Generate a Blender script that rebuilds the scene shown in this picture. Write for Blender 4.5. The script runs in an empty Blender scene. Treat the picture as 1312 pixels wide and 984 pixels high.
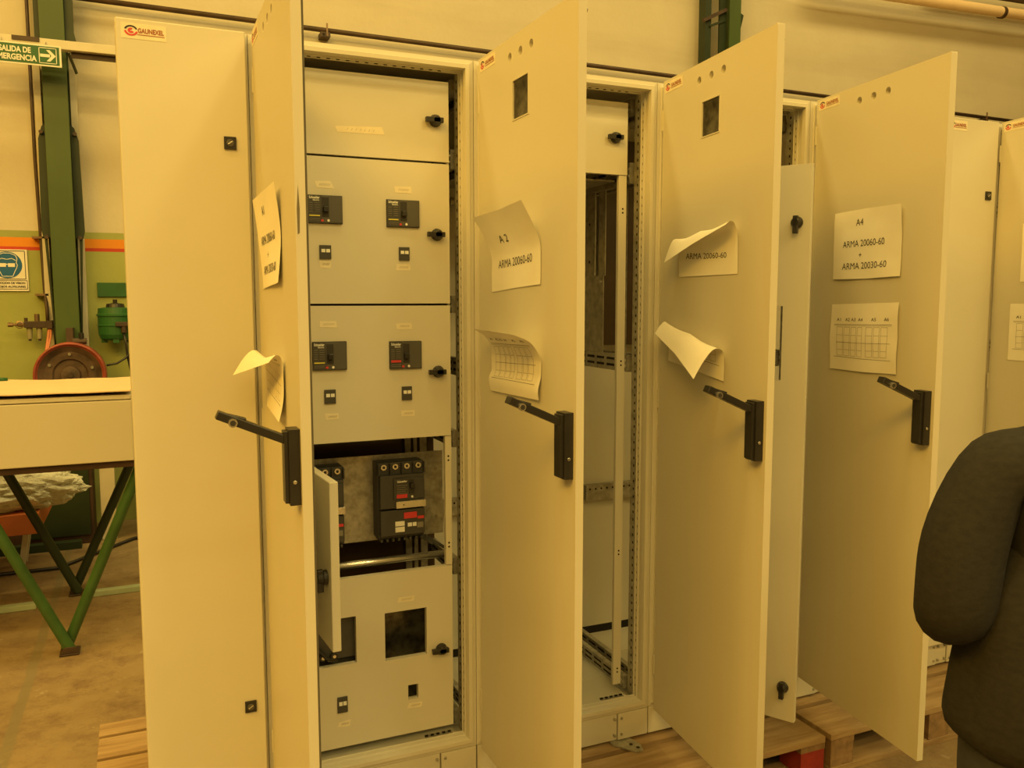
import bpy, math, random
from mathutils import Vector, Matrix, noise
R = math.radians
PI = math.pi
random.seed(7)
SC = bpy.context.scene
COL = SC.collection

# ------------------------------------------------------------------ materials
def nodes_of(name):
    m = bpy.data.materials.new(name)
    m.use_nodes = True
    nt = m.node_tree
    b = nt.nodes['Principled BSDF']
    return m, nt, b

def mix_rgb(nt, fac, a, b):
    n = nt.nodes.new('ShaderNodeMix'); n.data_type = 'RGBA'
    if isinstance(fac, (int, float)): n.inputs[0].default_value = fac
    else: nt.links.new(fac, n.inputs[0])
    for k, c in ((6, a), (7, b)):
        if isinstance(c, tuple): n.inputs[k].default_value = (*c, 1)
        else: nt.links.new(c, n.inputs[k])
    return n.outputs[2]

def noise_tex(nt, scale, detail=4, rough=.6, stretch=None):
    tc = nt.nodes.new('ShaderNodeTexCoord'); n = nt.nodes.new('ShaderNodeTexNoise')
    n.inputs['Scale'].default_value = scale; n.inputs['Detail'].default_value = detail
    n.inputs['Roughness'].default_value = rough
    if stretch:
        mp = nt.nodes.new('ShaderNodeMapping'); mp.inputs['Scale'].default_value = stretch
        nt.links.new(tc.outputs['Object'], mp.inputs['Vector']); nt.links.new(mp.outputs[0], n.inputs['Vector'])
    else:
        nt.links.new(tc.outputs['Object'], n.inputs['Vector'])
    return n.outputs['Fac']

def ramp(nt, src, lo, hi):
    n = nt.nodes.new('ShaderNodeMapRange')
    n.inputs['From Min'].default_value = lo; n.inputs['From Max'].default_value = hi
    nt.links.new(src, n.inputs['Value'])
    return n.outputs[0]

def mat(name, col, rough=.5, metal=0., var=.06, scale=6., stretch=None, bump=0., col2=None, spec=.5, detail=4):
    m, nt, b = nodes_of(name)
    c2 = col2 or tuple(c * (1 - var * 2) for c in col)
    f = noise_tex(nt, scale, detail, .6, stretch)
    o = mix_rgb(nt, ramp(nt, f, .35, .68), tuple(col), tuple(c2))
    nt.links.new(o, b.inputs['Base Color'])
    b.inputs['Roughness'].default_value = rough
    b.inputs['Metallic'].default_value = metal
    b.inputs['Specular IOR Level'].default_value = spec
    if bump:
        bp = nt.nodes.new('ShaderNodeBump'); bp.inputs['Strength'].default_value = bump
        bp.inputs['Distance'].default_value = .01
        nt.links.new(noise_tex(nt, scale * 6, 5), bp.inputs['Height'])
        nt.links.new(bp.outputs[0], b.inputs['Normal'])
    return m

M = {}
M['coat'] = mat('powder_coat', (.62, .595, .50), .42, var=.015, scale=2.5, spec=.45)
M['coat_in'] = mat('powder_coat_inner', (.60, .575, .48), .5, var=.02, scale=3)
M['edge'] = mat('gasket', (.16, .14, .10), .8)
M['dark'] = mat('void_black', (.012, .010, .008), .9, var=.1)
M['black'] = mat('black_plastic', (.022, .021, .020), .38, var=.1, scale=20)
M['bkr'] = mat('breaker_plastic', (.055, .055, .052), .5, var=.08, scale=25)
M['bkr2'] = mat('breaker_face', (.085, .082, .072), .45, var=.05, scale=25)
M['galv'] = mat('galvanised_steel', (.46, .44, .37), .38, .42, var=.22, scale=38, detail=3)
M['dgalv'] = mat('dull_plate', (.17, .16, .12), .3, .7, var=.8, scale=26, detail=5, col2=(.03, .026, .02))
M['shade_brown'] = mat('interior_shade', (.055, .030, .013), .35, var=.2, scale=5)  # dark brown standing in for shade deep inside the cabinets
M['steel'] = mat('bright_steel', (.72, .71, .68), .25, .9, var=.1, scale=20)
M['copper'] = mat('copper', (.55, .26, .12), .35, .9)
M['paper'] = mat('paper', (.88, .86, .78), .75, var=.02, scale=10)
M['ink'] = mat('ink', (.03, .028, .025), .7)
M['inkgrey'] = mat('ink_grey', (.22, .20, .16), .7)
M['tape'] = mat('masking_tape', (.78, .72, .56), .7, var=.04, scale=30)
M['white'] = mat('white_label', (.85, .85, .80), .5)
M['yellow'] = mat('yellow_label', (.75, .66, .10), .5)
M['red'] = mat('red_label', (.62, .045, .05), .5)
M['brown'] = mat('brown_ink', (.34, .09, .02), .6)
M['wood'] = mat('pallet_wood', (.40, .285, .155), .8, var=.2, scale=3.5, stretch=(1, 9, 9), bump=.3, col2=(.25, .16, .08))
M['wood_y'] = mat('pallet_block_wood', (.30, .19, .10), .8, var=.2, scale=5, stretch=(6, 1, 6), bump=.2)
M['redwood'] = mat('red_paint_wood', (.36, .035, .03), .6, var=.2, scale=14)
M['green'] = mat('green_steel', (.062, .108, .030), .45, var=.14, scale=3, stretch=(1, 1, .35))
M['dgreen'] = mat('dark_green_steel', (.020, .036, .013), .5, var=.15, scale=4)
M['mgreen'] = mat('machine_green', (.030, .125, .036), .4, var=.12, scale=8)
M['tube'] = mat('trestle_green', (.055, .135, .035), .4, var=.2, scale=5)
M['pgreen'] = mat('pale_green_steel', (.42, .52, .38), .45, var=.12, scale=5)
M['cream'] = mat('cream_steel', (.66, .62, .50), .5, var=.08, scale=3)
M['rust'] = mat('dark_pipe', (.075, .045, .030), .55, var=.25, scale=7)
M['brass'] = mat('dull_brass', (.30, .20, .12), .4, .6, var=.2, scale=20)
M['glass'] = mat('sight_bowl', (.34, .32, .20), .15, var=.1, scale=20)
M['hose'] = mat('orange_hose', (.55, .20, .10), .5)
M['reelrim'] = mat('reel_rim', (.34, .075, .05), .45, var=.2, scale=12)
M['reelin'] = mat('reel_inside', (.12, .075, .05), .6, var=.35, scale=9)
M['card'] = mat('cardboard', (.72, .55, .36), .8, var=.04, scale=3)
M['orange'] = mat('orange_paint', (.62, .17, .05), .45, var=.1, scale=6)
M['brownwood'] = mat('bench_board', (.30, .14, .07), .6, var=.15, scale=5)
M['darkwood'] = mat('dark_board', (.07, .035, .02), .7, var=.2, scale=5)
M['wrap'] = mat('plastic_wrap', (.78, .80, .70), .3, var=.10, scale=9, bump=.9, spec=.8)
M['blue'] = mat('sign_blue', (.01, .12, .34), .45)
M['signw'] = mat('sign_white', (.82, .80, .72), .45)
M['signg'] = mat('sign_green', (.016, .115, .035), .45)
M['jacket'] = mat('jacket_cloth', (.030, .030, .031), .95, var=.12, scale=120, stretch=(.5, .5, 1), bump=.12, spec=.15)
M['trouser'] = mat('trouser_cloth', (.03, .035, .05), .9, var=.15, scale=60)
M['skin'] = mat('skin', (.52, .32, .23), .5, var=.05, scale=20)
M['hair'] = mat('hair', (.03, .02, .015), .6, var=.3, scale=60, stretch=(1, 1, .1))
M['shoe'] = mat('shoe', (.03, .022, .018), .45)

def wall_material():
    m, nt, b = nodes_of('wall_paint')
    tc = nt.nodes.new('ShaderNodeTexCoord'); sp = nt.nodes.new('ShaderNodeSeparateXYZ')
    nt.links.new(tc.outputs['Object'], sp.inputs[0]); Z = sp.outputs[2]
    def above(z):
        n = nt.nodes.new('ShaderNodeMath'); n.operation = 'GREATER_THAN'
        nt.links.new(Z, n.inputs[0]); n.inputs[1].default_value = z
        return n.outputs[0]
    n1 = ramp(nt, noise_tex(nt, .9, 6, .65), .35, .7)
    n2 = ramp(nt, noise_tex(nt, .5, 5, .6, (.35, 1, 3.2)), .50, .72)
    cream = mix_rgb(nt, n1, (.63, .58, .46), (.56, .51, .39))
    cream = mix_rgb(nt, n2, cream, (.50, .45, .34))
    green = mix_rgb(nt, ramp(nt, noise_tex(nt, 1.3, 5), .35, .7), (.36, .40, .13), (.30, .33, .11))
    c = mix_rgb(nt, above(1.905), green, (.50, .055, .03))
    c = mix_rgb(nt, above(1.928), c, (.72, .26, .02))
    c = mix_rgb(nt, above(1.99), c, green)
    c = mix_rgb(nt, above(2.035), c, cream)
    nt.links.new(c, b.inputs['Base Color']); b.inputs['Roughness'].default_value = .8
    bp = nt.nodes.new('ShaderNodeBump'); bp.inputs['Strength'].default_value = .25; bp.inputs['Distance'].default_value = .01
    nt.links.new(noise_tex(nt, 22, 6), bp.inputs['Height']); nt.links.new(bp.outputs[0], b.inputs['Normal'])
    return m

def floor_material():
    m, nt, b = nodes_of('floor_concrete')
    tc = nt.nodes.new('ShaderNodeTexCoord'); sp = nt.nodes.new('ShaderNodeSeparateXYZ')
    nt.links.new(tc.outputs['Object'], sp.inputs[0])
    c = mix_rgb(nt, ramp(nt, noise_tex(nt, 1.6, 7, .7), .32, .7), (.33, .25, .14), (.21, .145, .08))
    c = mix_rgb(nt, ramp(nt, noise_tex(nt, 5.5, 10, .8), .47, .66), c, (.17, .11, .065))
    c = mix_rgb(nt, ramp(nt, noise_tex(nt, 9, 6, .7), .62, .74), c, (.43, .36, .25))
    # expansion joint running away from the camera
    w = nt.nodes.new('ShaderNodeMath'); w.operation = 'MULTIPLY_ADD'
    nt.links.new(noise_tex(nt, 5, 4), w.inputs[0]); w.inputs[1].default_value = .03
    nt.links.new(sp.outputs[0], w.inputs[2])
    a = nt.nodes.new('ShaderNodeMath'); a.operation = 'ADD'; nt.links.new(w.outputs[0], a.inputs[0]); a.inputs[1].default_value = .455
    ab = nt.nodes.new('ShaderNodeMath'); ab.operation = 'ABSOLUTE'; nt.links.new(a.outputs[0], ab.inputs[0])
    j = nt.nodes.new('ShaderNodeMapRange'); j.inputs['From Min'].default_value = .016; j.inputs['From Max'].default_value = .024
    j.inputs['To Min'].default_value = .75; j.inputs['To Max'].default_value = 0
    nt.links.new(ab.outputs[0], j.inputs['Value'])
    c = mix_rgb(nt, j.outputs[0], c, (.20, .17, .10))
    nt.links.new(c, b.inputs['Base Color']); b.inputs['Roughness'].default_value = .6
    bp = nt.nodes.new('ShaderNodeBump'); bp.inputs['Strength'].default_value = .3; bp.inputs['Distance'].default_value = .01
    nt.links.new(noise_tex(nt, 14, 8), bp.inputs['Height']); nt.links.new(bp.outputs[0], b.inputs['Normal'])
    return m
M['wall'] = wall_material(); M['floor'] = floor_material()

# ------------------------------------------------------------------ geometry helpers
class MB:
    def __init__(s): s.v = []; s.f = []; s.m = []; s.names = []
    def slot(s, name):
        if name not in s.names: s.names.append(name)
        return s.names.index(name)
    def add(s, vs, fs, mt, T=None):
        k = len(s.v); i = s.slot(mt)
        s.v += [tuple(T @ Vector(p)) if T else tuple(p) for p in vs]
        s.f += [tuple(k + q for q in f) for f in fs]; s.m += [i] * len(fs)
    def box(s, x0, x1, y0, y1, z0, z1, mt, T=None):
        vs = [(x, y, z) for x in (x0, x1) for y in (y0, y1) for z in (z0, z1)]
        s.add(vs, [(0, 1, 3, 2), (4, 6, 7, 5), (0, 4, 5, 1), (2, 3, 7, 6), (0, 2, 6, 4), (1, 5, 7, 3)], mt, T)
    def bar(s, a, b, w, h, mt, up=(0, 0, 1)):
        a = Vector(a); b = Vector(b); d = (b - a).normalized(); u = Vector(up)
        r = d.cross(u)
        if r.length < 1e-4: r = d.cross(Vector((0, 1, 0)))
        r.normalize(); u = r.cross(d)
        vs = [p + r * (w / 2 * i) + u * (h / 2 * j) for p in (a, b) for i, j in ((-1, -1), (1, -1), (1, 1), (-1, 1))]
        s.add(vs, [(0, 1, 2, 3), (7, 6, 5, 4), (0, 4, 5, 1), (1, 5, 6, 2), (2, 6, 7, 3), (3, 7, 4, 0)], mt)
    def cyl(s, a, b, r, mt, n=16, r2=None, T=None):
        a = Vector(a); b = Vector(b); d = (b - a).normalized(); r2 = r if r2 is None else r2
        x = d.orthogonal().normalized(); y = d.cross(x); vs = []
        for p, q in ((a, r), (b, r2)):
            vs += [p + (x * math.cos(2 * PI * k / n) + y * math.sin(2 * PI * k / n)) * q for k in range(n)]
        fs = [(k, (k + 1) % n, n + (k + 1) % n, n + k) for k in range(n)] + [tuple(range(n))[::-1], tuple(range(n, 2 * n))]
        s.add(vs, fs, mt, T)
    def tube(s, pts, r, mt, n=8):
        pts = [Vector(p) for p in pts]; vs = []; x = None
        for i, p in enumerate(pts):
            d = (pts[min(i + 1, len(pts) - 1)] - pts[max(i - 1, 0)]).normalized()
            x = (d.orthogonal() if x is None else x - d * x.dot(d)).normalized(); y = d.cross(x)
            vs += [p + (x * math.cos(2 * PI * k / n) + y * math.sin(2 * PI * k / n)) * r for k in range(n)]
        fs = [(i * n + k, i * n + (k + 1) % n, (i + 1) * n + (k + 1) % n, (i + 1) * n + k) for i in range(len(pts) - 1) for k in range(n)]
        fs += [tuple(range(n))[::-1], tuple(range((len(pts) - 1) * n, len(pts) * n))]
        s.add(vs, fs, mt)
    def lathe(s, prof, mt, T=None, n=32):       # prof of (radius, height) turned about z
        vs = [(r * math.cos(2 * PI * k / n), r * math.sin(2 * PI * k / n), z) for r, z in prof for k in range(n)]
        fs = [(i * n + k, i * n + (k + 1) % n, (i + 1) * n + (k + 1) % n, (i + 1) * n + k) for i in range(len(prof) - 1) for k in range(n)]
        s.add(vs, fs, mt, T)
    def poly(s, pts, axis, a0, a1, mt):          # extruded polygon; pts in the other two axes
        def P(u, w, a): return {'x': (a, u, w), 'y': (u, a, w), 'z': (u, w, a)}[axis]
        n = len(pts); vs = [P(u, w, a0) for u, w in pts] + [P(u, w, a1) for u, w in pts]
        s.add(vs, [tuple(range(n)), tuple(range(n, 2 * n))[::-1]] + [(k, n + k, n + (k + 1) % n, (k + 1) % n) for k in range(n)], mt)
    def ring(s, x0, x1, z0, z1, prof, mt):        # profile (inset, y) carried round a rectangle
        k = len(s.v); i = s.slot(mt)
        for ins, y in prof:
            s.v += [(x0 + ins, y, z0 + ins), (x1 - ins, y, z0 + ins), (x1 - ins, y, z1 - ins), (x0 + ins, y, z1 - ins)]
        for a in range(len(prof) - 1):
            for c in range(4):
                s.f.append((k + a * 4 + c, k + a * 4 + (c + 1) % 4, k + a * 4 + 4 + (c + 1) % 4, k + a * 4 + 4 + c)); s.m.append(i)
    def build(s, name, parent=None, bevel=0., smooth=False, loc=None, rot=None):
        me = bpy.data.meshes.new(name); me.from_pydata(s.v, [], s.f)
        for q in s.names: me.materials.append(M[q])
        for p, i in zip(me.polygons, s.m): p.material_index = i; p.use_smooth = smooth
        me.update()
        o = bpy.data.objects.new(name, me); COL.objects.link(o)
        if parent: o.parent = parent
        if loc is not None: o.location = loc
        if rot is not None: o.rotation_euler = rot
        if bevel:
            b = o.modifiers.new('bevel', 'BEVEL'); b.width = bevel; b.segments = 2; b.limit_method = 'ANGLE'; b.angle_limit = R(40)
        return o

def tag(o, label=None, cat=None, group=None, kind=None):
    if label: o['label'] = label
    if cat: o['category'] = cat
    if group: o['group'] = group
    if kind: o['kind'] = kind
    return o
def empty(name, loc, label, cat, group=None, rz=0):
    o = bpy.data.objects.new(name, None); COL.objects.link(o); o.location = loc; o.rotation_euler = (0, 0, rz); o.empty_display_size = .1
    return tag(o, label, cat, group)

def curve_mesh(cu):
    o = bpy.data.objects.new('c', cu)
    me = o.to_mesh(); vs = [tuple(v.co) for v in me.vertices]; fs = [tuple(p.vertices) for p in me.polygons]
    o.to_mesh_clear(); bpy.data.objects.remove(o); bpy.data.curves.remove(cu)
    return vs, fs

def panel_geo(w, h, t, holes):
    """sheet w x h x t standing in xz with its outer face at y=0; holes: ('r',x0,x1,z0,z1) / ('c',x,z,r)"""
    cu = bpy.data.curves.new('p', 'CURVE'); cu.dimensions = '2D'; cu.fill_mode = 'BOTH'; cu.extrude = t / 2
    loops = [[(0, 0), (w, 0), (w, h), (0, h)]]
    for q in holes:
        if q[0] == 'r': loops.append([(q[1], q[3]), (q[2], q[3]), (q[2], q[4]), (q[1], q[4])])
        else: loops.append([(q[1] + q[3] * math.cos(2 * PI * k / 20), q[2] + q[3] * math.sin(2 * PI * k / 20)) for k in range(20)])
    for lp in loops:
        sp = cu.splines.new('POLY'); sp.points.add(len(lp) - 1); sp.use_cyclic_u = True
        for i, (x, y) in enumerate(lp): sp.points[i].co = (x, y, 0, 1)
    vs, fs = curve_mesh(cu)
    return [(x, t / 2 - z, y) for x, y, z in vs], fs

_tx = {}
def text_geo(s, off=.012):
    if (s, off) not in _tx:
        cu = bpy.data.curves.new('t', 'FONT'); cu.body = s; cu.fill_mode = 'FRONT'; cu.resolution_u = 3; cu.offset = off
        vs, fs = curve_mesh(cu)
        xs = [v[0] for v in vs]; cx = (min(xs) + max(xs)) / 2; wd = max(xs) - min(xs)
        _tx[s, off] = ([((v[0] - cx) / wd, v[1] / .70 - .5) for v in vs], fs)      # unit width, unit capital height, centred
    return _tx[s, off]
def text_on(mb, s, cap, width, f, mt, off=.012):
    """f maps flat (x, y) in metres to 3-D"""
    vs, fs = text_geo(s, off)
    mb.add([f(x * width, y * cap) for x, y in vs], fs, mt)

# ------------------------------------------------------------------ camera
CAM = dict(c=(.047875, -2.246862, 1.566032), yaw=.40663602, pitch=.09894768, roll=-.00084734, f=1077.2215)
yw, pt, rl = CAM['yaw'], CAM['pitch'], CAM['roll']
fw = Vector((math.sin(yw) * math.cos(pt), math.cos(yw) * math.cos(pt), -math.sin(pt)))
rt = Vector((math.cos(yw), -math.sin(yw), 0)); up = rt.cross(fw)
r2 = rt * math.cos(rl) + up * math.sin(rl); u2 = -rt * math.sin(rl) + up * math.cos(rl)
cd = bpy.data.cameras.new('camera'); cam = bpy.data.objects.new('camera', cd); COL.objects.link(cam)
cd.sensor_width = 36; cd.sensor_fit = 'HORIZONTAL'; cd.lens = CAM['f'] / 1312 * 36; cd.clip_start = .05
mt4 = Matrix((r2, u2, -fw)).transposed().to_4x4(); mt4.translation = Vector(CAM['c']); cam.matrix_world = mt4
SC.camera = cam

# ------------------------------------------------------------------ setting
def struct(mb, name, **k): return tag(mb.build(name, **k), kind='structure')
b = MB(); b.box(-6, 14, -9, 4.28, -.1, 0, 'floor'); struct(b, 'floor')
b = MB(); b.box(-6, 14, 4.28, 4.48, -.1, 8, 'wall'); struct(b, 'wall_back')

# ------------------------------------------------------------------ electrical cabinets
ZB, H, D = .24, 1.986, .02
FR = [(0, .03), (0, .002), (.011, .0), (.013, -.004), (.024, -.004), (.026, .010), (.0215, .012), (.0225, .030), (.0262, .031), (.027, .046), (.0285, .047)]

def logo(mb, x0, z0, w, h, y):
    """maker's sticker: red swirl and brown capitals on a cream strip"""
    mb.box(x0, x0 + w, y - .0006, y, z0, z0 + h, 'tape')
    cx, cz, r = x0 + h * .62, z0 + h * .52, h * .34
    yy = y - .0012
    for a0, a1, ro, ri, mt in ((20, 165, 1., .72, 'ink'), (185, 350, 1., .7, 'red'), (60, 330, .5, .12, 'red')):
        n = 12; vs = []
        for k in range(n + 1):
            a = R(a0 + (a1 - a0) * k / n)
            vs += [(cx + r * 1.25 * ro * math.cos(a), yy, cz + r * ro * math.sin(a)), (cx + r * 1.25 * ri * math.cos(a), yy, cz + r * ri * math.sin(a))]
        mb.add(vs, [(2 * k, 2 * k + 1, 2 * k + 3, 2 * k + 2) for k in range(n)], mt)
    text_on(mb, 'GAUNEXEL', h * .30, w * .58, lambda a, c: (x0 + w * .66 + a, yy, z0 + h * .56 + c), 'brown', .03)
    mb.box(x0 + w * .36, x0 + w * .96, yy, y, z0 + h * .27, z0 + h * .31, 'brown')

def knob(parent, x, z, y, ang=PI, kids=True):
    """quarter-turn knob: round boss with a winged grip"""
    mb = MB(); mb.cyl((0, 0, 0), (0, -.010, 0), .018, 'black', 20, .016); mb.cyl((0, -.010, 0), (0, -.022, 0), .015, 'black', 20, .011)
    c, s = math.cos(ang), math.sin(ang)
    mb.bar((-c * .019, -.015, -s * .019), (c * .032, -.015, s * .032), .014, .014, 'black', (0, 1, 0))
    return mb.build('knob', parent, .0015, loc=(x, y, z))

def cam_lock(parent, x, z, y):
    mb = MB(); mb.box(-.0145, .0145, -.005, 0, -.0155, .0155, 'black'); mb.cyl((0, -.005, 0), (0, -.007, 0), .009, 'bkr2', 16)
    mb.bar((-.006, -.0075, -.004), (.006, -.0075, .004), .003, .002, 'steel', (0, 1, 0))
    return mb.build('cam_lock', parent, .0045, loc=(x, y, z))

def swing_handle(door):
    mb = MB(); mb.box(.518, .562, -.022, 0, 1.163 - ZB, 1.315 - ZB, 'black'); mb.box(.524, .556, -.030, -.022, 1.167 - ZB, 1.311 - ZB, 'black')
    mb.cyl((.563, -.012, 1.21 - ZB), (.5645, -.012, 1.21 - ZB), .004, 'steel', 10)
    hb = mb.build('handle_base', door, .002)
    mb = MB(); a = Vector((.54, -.014, 1.288 - ZB)); e = Vector((.54, -.152, 1.350 - ZB)); d = (e - a).normalized()
    mb.bar(a, e, .026, .017, 'black'); mb.bar(a + (e - a) * .62 + Vector((0, 0, .009)), e + Vector((0, 0, .002)) - d * .004, .020, .010, 'black')
    mb.build('lever', door, .002)
    p = a + (e - a) * .80 + Vector((.013, 0, -.004))
    mb = MB(); mb.cyl(p, p + Vector((.006, 0, 0)), .0085, 'steel', 18); mb.cyl(p + Vector((.006, 0, 0)), p + Vector((.0066, 0, 0)), .0055, 'ink', 14)
    mb.build('lock_cylinder', door)

def open_door(root, ang, windows=True, w=.573):
    holes = [('c', .210, 2.177 - ZB, .0112), ('c', .274, 2.177 - ZB, .0112), ('c', .336, 2.177 - ZB, .0112)]
    if windows: holes.append(('r', .230, .321, 2.018 - ZB, 2.114 - ZB))
    vs, fs = panel_geo(w, H - .002, D, holes)
    mb = MB(); mb.add(vs, fs, 'coat')
    # folded stiffener and gasket on the inner face
    mb.box(.02, w - .02, D, D + .008, .03, .034, 'edge'); mb.box(.02, w - .02, D, D + .008, H - .036, H - .032, 'edge')
    mb.box(.02, .024, D, D + .008, .03, H - .032, 'edge'); mb.box(w - .024, w - .02, D, D + .008, .03, H - .032, 'edge')
    d = mb.build('door', root, .0015, loc=(.008, -D, ZB), rot=(0, 0, -ang))
    if windows:
        mb = MB(); mb.ring(.228, .323, 2.016 - ZB, 2.116 - ZB, [(0, 0), (0, -.0015), (.003, -.0015), (.003, .004)], 'coat'); mb.build('window_rim', d)
        mb = MB(); mb.box(.2305, .3205, .0025, .004, 2.0185 - ZB, 2.1135 - ZB, 'dgalv'); mb.build('cover_plate', d)
    mb = MB(); logo(mb, .010, 2.186 - ZB, .105, .031, 0); mb.build('maker_sticker', d)
    swing_handle(d)
    for z in (.12, .99, 1.84): mb = MB(); mb.cyl((-.003, .004, z), (-.003, .004, z + .06), .006, 'coat_in', 12); mb.build('hinge', d)
    mb = MB(); mb.cyl((w - .016, D, H - .035), (w - .016, D + .008, H - .035), .006, 'galv', 12)
    mb.build('door_stud', d)
    return d

def slot_rail(mb, x, y0, y1, z0, z1, side=-1, t=.018):
    """rail running front to back with long slots"""
    mb.box(x - t / 2, x + t / 2, y0, y1, z0, z1, 'galv')
    h = z1 - z0
    for zz in (.32, .70):
        y = y0 + .015
        while y < y1 - .05:
            mb.box(x - t / 2 - .0008, x + t / 2 + .0008, y, y + .05, z0 + h * zz - h * .07, z0 + h * zz + h * .07, 'dark'); y += .068
    for zz in (.35, .68):
        mb.cyl((x - t / 2 - .004, y0 + .008, z0 + h * zz), (x - t / 2, y0 + .008, z0 + h * zz), .006, 'steel', 10)

def shell(root, w, rails=(), closed=False, left_side=False, right_side=False):
    f = MB()
    if closed:
        f.box(.001, w - .001, 0, .03, ZB, ZB + H, 'coat')
    else:
        f.ring(.0008, w - .0008, ZB, ZB + H, FR, 'coat')
        for k in range(74):                            # perforated inner flange
            z = ZB + .06 + k * .0255
            for x, s in ((w - .0268, -1), (.0268, 1)):
                f.box(x + s * .0006, x, .036, .041, z, z + .008, 'dark')
        n = int((w - .1) / .0255)
        for k in range(n):
            x = .05 + k * .0255
            f.box(x, x + .009, .036, .041, ZB + H - .0278, ZB + H - .0266, 'dark')
    f.build('frame', root)
    c = MB()
    c.box(.001, w - .001, .03 if closed else .05, .59, ZB + H - .012, ZB + H, 'coat')
    c.build('roof_panel', root)
    c = MB(); c.box(.001, w - .001, .575, .59, ZB + .05, ZB + H - .012, 'coat'); c.build('back_panel', root)
    if left_side: c = MB(); c.box(0, .014, .03, .59, ZB, ZB + H, 'coat'); c.build('side_panel', root, .002)
    if right_side: c = MB(); c.box(w - .014, w, .03, .59, ZB, ZB + H, 'coat'); c.build('side_panel', root, .002)
    c = MB(); c.box(.045, w - .045, .062, .574, ZB + .004, ZB + .02, 'coat_in'); c.box(.03, w - .03, .576, .588, ZB + .004, ZB + .05, 'dark')  # black strip paints the shade in the slot below the back panel
    c.box(.045, w - .045, .22, .224, ZB + .02, ZB + .022, 'coat'); c.box(.045, w - .045, .38, .384, ZB + .02, ZB + .022, 'coat')
    c.build('bottom_plate', root)
    if not closed:
        for x in (.0015, w - .0275):
            for y in (.049, .54):
                p = MB(); p.box(x, x + .026, y, y + .036, ZB + .021, ZB + H - .02, 'galv')
                for k in range(76):
                    z = ZB + .05 + k * .0255
                    p.box(x - .0006, x + .0266, y + .012, y + .018, z, z + .008, 'dark')
                p.build('corner_post', root)
        for x in (.026, w - .026):
            for z0, z1 in [(ZB + .025, ZB + .07), (ZB + H - .08, ZB + H - .03)] + list(rails):
                r = MB(); slot_rail(r, x, .10, .54, z0, z1); r.build('side_rail', root)
        r = MB(); r.box(.06, w - .06, .545, .572, .80, .86, 'galv')
        for k in range(int((w - .14) / .025)): r.cyl((.075 + k * .025, .546, .845), (.075 + k * .025, .544, .845), .004, 'dark', 8)
        r.build('cross_rail', root)
        r = MB()
        for x in (w - .14, ):
            for k in range(5): r.box(x + k * .018, x + k * .018 + .009, .066, .072, ZB + .02, ZB + .026, 'dark')
            r.box(x, x + .085, .062, .078, ZB + .0195, ZB + .022, 'galv')
        r.build('corner_bracket', root)
    p = MB()
    p.box(.115, w - .115, .004, .58, .15, ZB - .002, 'coat')
    for x0, x1 in ((.002, .112), (w - .112, w - .002)): p.box(x0, x1, 0, .58, .15, ZB - .002, 'coat')
    for x in (.10, w - .10, w - .125, .125):
        for z in (.168, .222): p.cyl((x, 0.006, z), (x, -.004, z), .0045, 'galv', 10)
    p.build('plinth', root, .0015)
    if not closed:
        p = MB(); x = w - .14
        p.poly([(x, .01), (x + .07, .01), (x + .085, -.045), (x + .075, -.078), (x + .05, -.078), (x, -.01)], 'z', .142, .1475, 'galv')
        for q in ((x + .055, -.035), (x + .066, -.06)): p.cyl((*q, .1475), (*q, .1485), .006, 'dark', 10)
        p.build('anchor_bracket', root)

def inner_panel(root, x0, x1, z0, z1, holes=(), name='inner_door', y=.06):
    vs, fs = panel_geo(x1 - x0, z1 - z0, .018, [('r', a - x0, b - x0, c - z0, d - z0) for a, b, c, d in holes])
    mb = MB(); mb.add(vs, fs, 'coat')
    return mb.build(name, root, .0012, loc=(x0, y, z0))

def tape(door, pts, y=0):
    mb = MB(); mb.poly(pts, 'y', y - .0006, y, 'tape')
    cx = sum(p[0] for p in pts) / 4; cz = sum(p[1] for p in pts) / 4; w = (pts[1][0] - pts[0][0]) * .55
    n = 7
    for k in range(n):      # faint, unreadable pencil strokes
        x = cx - w / 2 + w * k / (n - 1)
        mb.bar((x, y - .0009, cz - .0028), (x + .0035, y - .0009, cz + .003), .0006, .0004, 'inkgrey', (0, 1, 0))
    return mb.build('tape_label', door)

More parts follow.
